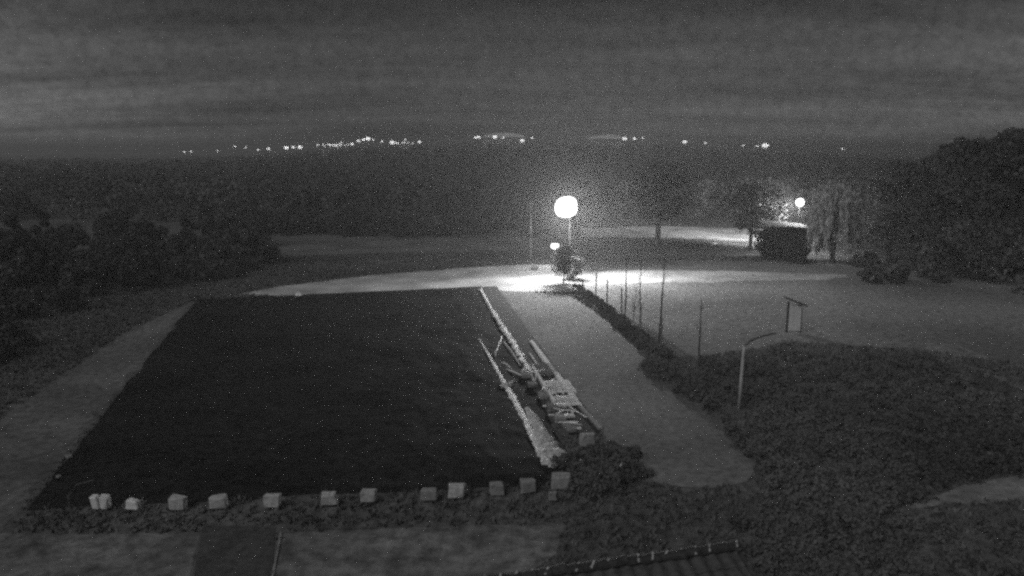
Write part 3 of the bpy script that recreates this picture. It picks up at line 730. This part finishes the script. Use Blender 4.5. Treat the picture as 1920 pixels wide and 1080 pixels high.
# ------------------------------------------------------------------ distant lights on the skyline
def faraway(px, d):
    x = (px - 960) / F * d * math.cos(R(PITCH)) * 1.03
    return x, d
lights = [(346, 285, 's', 'dimmest lamp on the skyline, at its far left'), (440, 275, 's', 'small high lamp left of the third skyline lamp'), (484, 281, 's', 'small low lamp left of the single lamp before the row of three'),
          (596, 272, 's', 'small lamp touching the left end of the long lit hall'), (640, 267, 's', 'small lamp above the middle of the long lit hall'), (660, 270, 'm', 'lamp at the right end of the long lit hall'), (700, 262, 's', 'small lamp right of the highest lamp'), (716, 265, 's', 'small lamp between the two lit halls'), (760, 262, 's', 'small lamp above the short lit hall'),
          (1420, 274, 's', 'small lamp touching the largest skyline lamp'), (1205, 259, 's', 'faintest lamp right of the right domed greenhouse'), 
          (358, 284, 's', 'faint lamp on the skyline, first light from the left'), (408, 283, 's', 'faint low lamp among the skyline trees, second from the left'), (460, 276, 's', 'faint lamp above the treetops, third from the left'),
          (503, 279, 'm', 'lamp on the skyline just left of the row of three'), (537, 277, 'b', 'left lamp of the row of three close skyline lamps'), (550, 276, 'm', 'middle lamp of the row of three close skyline lamps'),
          (563, 276, 'b', 'right lamp of the row of three close skyline lamps'), (672, 264, 'm', 'lamp rising left above the long lit hall'), (690, 260, 'b', 'highest lamp above the long lit hall'), (681, 262, 'm', 'lamp between the two above the long lit hall'),
          (735, 267, 'b', 'bright lamp at the left end of the short lit hall'), (787, 266, 'm', 'lone lamp right of the short lit hall'), (892, 258, 'm', 'left lamp of the close skyline pair'), (898, 257, 'm', 'right lamp of the close skyline pair'),
          (928, 257, 'b', 'bright lamp under the left domed greenhouse'), (943, 258, 's', 'faint lamp beside the bright one under the left domed greenhouse'), (979, 264, 'b', 'low round lamp standing below the skyline'), (998, 258, 's', 'faint lamp right of the left domed greenhouse'),
          (1171, 260, 'b', 'bright lamp at the right end of the right domed greenhouse'), (1190, 260, 'm', 'dim lamp just right of the right domed greenhouse'), (1284, 266, 'b', 'bright lamp alone on the skyline above the far lane'), (1323, 268, 's', 'faint lamp right of the lone bright one'),
          (1394, 273, 's', 'faint lamp left of the largest skyline lamp'), (1435, 273, 'l', 'largest brightest skyline lamp above the shed'), (1580, 279, 's', 'faint lamp at the right end of the skyline')]
LD = 700.0
for (px, py, k, lb) in lights:
    dist = LD; yy = dist
    zt = up(0, py, yy); c = gp(px, py, zt) if zt < CAMH - .01 else None
    y_ = -(py - 540) / F; p = R(PITCH); dy = math.cos(p) + y_ * math.sin(p)
    x = (px - 960) / F / dy * yy
    z0 = ridge(x, yy)
    t = empty('distant_lamp', (x, yy, z0)); h = zt - z0
    B().tube([(0, 0, 0), (0, .6, h)], .12, 5).done('pole', M['metal_d'], t)
    rr = {'s': .85, 'm': 1.3, 'b': 1.8, 'l': 2.5}[k]
    b = B(); bmesh.ops.create_uvsphere(b.bm, u_segments=10, v_segments=6, radius=rr); bmesh.ops.scale(b.bm, vec=(1.25, 1, .8), verts=b.bm.verts[:]); bmesh.ops.translate(b.bm, vec=(0, 0, h), verts=b.bm.verts[:])
    b.done('lamp_head', M['far_s'] if k == 's' else M['far'], t)
    tag(t, lb, 'lamp', 'street lamps on the skyline')
def hall(x0, x1, py0, py1, label, n, curved=False):
    yy = LD + 20; p = R(PITCH); y_ = -(py1 - 540) / F; dy = math.cos(p) + y_ * math.sin(p)
    xa, xb = (x0 - 960) / F / dy * yy, (x1 - 960) / F / dy * yy
    zb, zt = up(0, py1, yy), up(0, py0, yy); xm = (xa + xb) / 2; z0 = ridge(xm, yy)
    t = empty('lit_hall' if not curved else 'domed_greenhouse', (xm, yy, z0)); w = xb - xa
    if not curved:
        B().box((0, 8, (zt - z0) / 2), (w, 15, zt - z0)).done('wall', M['wall'], t)
        B().box((0, 8, zt - z0 + .4), (w + 1.5, 17, .6)).done('roof', M['metal_d'], t)
        for i in range(n):
            f = random.uniform(.3, .9)
            if random.random() < .2: continue
            B().box((-w / 2 + (i + .5) * w / n, .45, (zb + zt) / 2 - z0 + random.uniform(-.3, .3) * (zt - zb)), (w / n * f, .1, (zt - zb) * random.uniform(.25, .8))).done('window', M['lit'], t)
        tag(t, label, 'hall')
    else:
        B().box((0, 8, (zb - z0) / 2), (w, 15, zb - z0)).done('wall', M['wall'], t)
        V = []; Fc = []; K = 14
        for j in range(2):
            for i in range(K + 1):
                a = math.pi * i / K; V.append((-math.cos(a) * w / 2, .4 + j * 15, zb - z0 + math.sin(a) * (zt - zb)))
        for i in range(K): Fc.append((i, i + 1, K + 2 + i, K + 1 + i))
        Fc.append(tuple(range(K + 1))); Fc.append(tuple(range(K + 1, 2 * K + 2)))
        link('glass_roof', mesh('glass_roof', V, Fc), M['litroof'], t)
        tag(t, label, 'greenhouse')
hall(604, 654, 269, 275, 'long lit hall with a glowing window band on the skyline', 16)
hall(738, 775, 266, 270.5, 'short lit hall with glowing windows on the skyline right of the long one', 10)
hall(905, 985, 249, 257, 'left domed greenhouse glowing faintly on the skyline', 0, True)
hall(1105, 1172, 253, 260, 'right domed greenhouse glowing faintly on the skyline', 0, True)

# ------------------------------------------------------------------ grass tufts
def tufts():
    n = 210000
    d = 13 + 62 * rng.random(n) ** 1.0; az = R(-46) + R(92) * rng.random(n)
    x = d * np.sin(az); y = d * np.cos(az)
    keep = (np.abs(x) < .76 * y + 1.5)
    keep &= rng.random(n) < np.clip(d / 60, .25, 1)
    for pl in ([(c.x, c.y) for c in TC], P_road, P_lightpool, P_strip): keep &= ~inpoly(x, y, pl)
    keep &= ~inpoly(x, y, G((380, 985), (520, 985), (505, 1120), (350, 1120)))
    lawn = np.zeros(n, bool)
    for pl in (P_yard, P_meadow, P_l1, P_l2, P_pr, P_left): lawn |= inpoly(x, y, pl)
    x, y, d, lawn = x[keep], y[keep], d[keep], lawn[keep]; k = len(x)
    hgt = np.where(lawn, .022, .11) * (.5 + rng.random(k)) * (1 + (d > 40) * .3)
    V = []
    for b in range(3):
        a = rng.random(k) * 6.283; w = hgt * .35
        lx = rng.normal(size=k) * hgt * .5; ly = rng.normal(size=k) * hgt * .5
        ox = rng.normal(size=k) * .04; oy = rng.normal(size=k) * .04
        p0 = np.stack([x + ox - np.cos(a) * w, y + oy - np.sin(a) * w, np.zeros(k)], 1)
        p1 = np.stack([x + ox + np.cos(a) * w, y + oy + np.sin(a) * w, np.zeros(k)], 1)
        p2 = np.stack([x + ox + lx, y + oy + ly, hgt], 1)
        V.append(np.stack([p0, p1, p2], 1).reshape(-1, 3))
    o = link('grass', fastmesh('grass', np.concatenate(V), 3), M['tuft'])
    tag(o, 'rough grass growing over the yard and verges', 'grass', kind='stuff')
tufts()

# ------------------------------------------------------------------ night haze
hz = B().box((0, 950, 14), (2900, 2100, 32)).done('haze', None)
hm = bpy.data.materials.new('haze'); hm.use_nodes = True; ns = hm.node_tree.nodes; ns.clear()
vo = ns.new('ShaderNodeVolumePrincipled'); vo.inputs['Color'].default_value = (.9, .9, .9, 1); vo.inputs['Density'].default_value = .0017; vo.inputs['Anisotropy'].default_value = .35
mo = ns.new('ShaderNodeOutputMaterial'); hm.node_tree.links.new(vo.outputs[0], mo.inputs['Volume'])
hz.data.materials.append(hm); tag(hz, 'thin night mist over the whole valley', 'haze', kind='stuff')
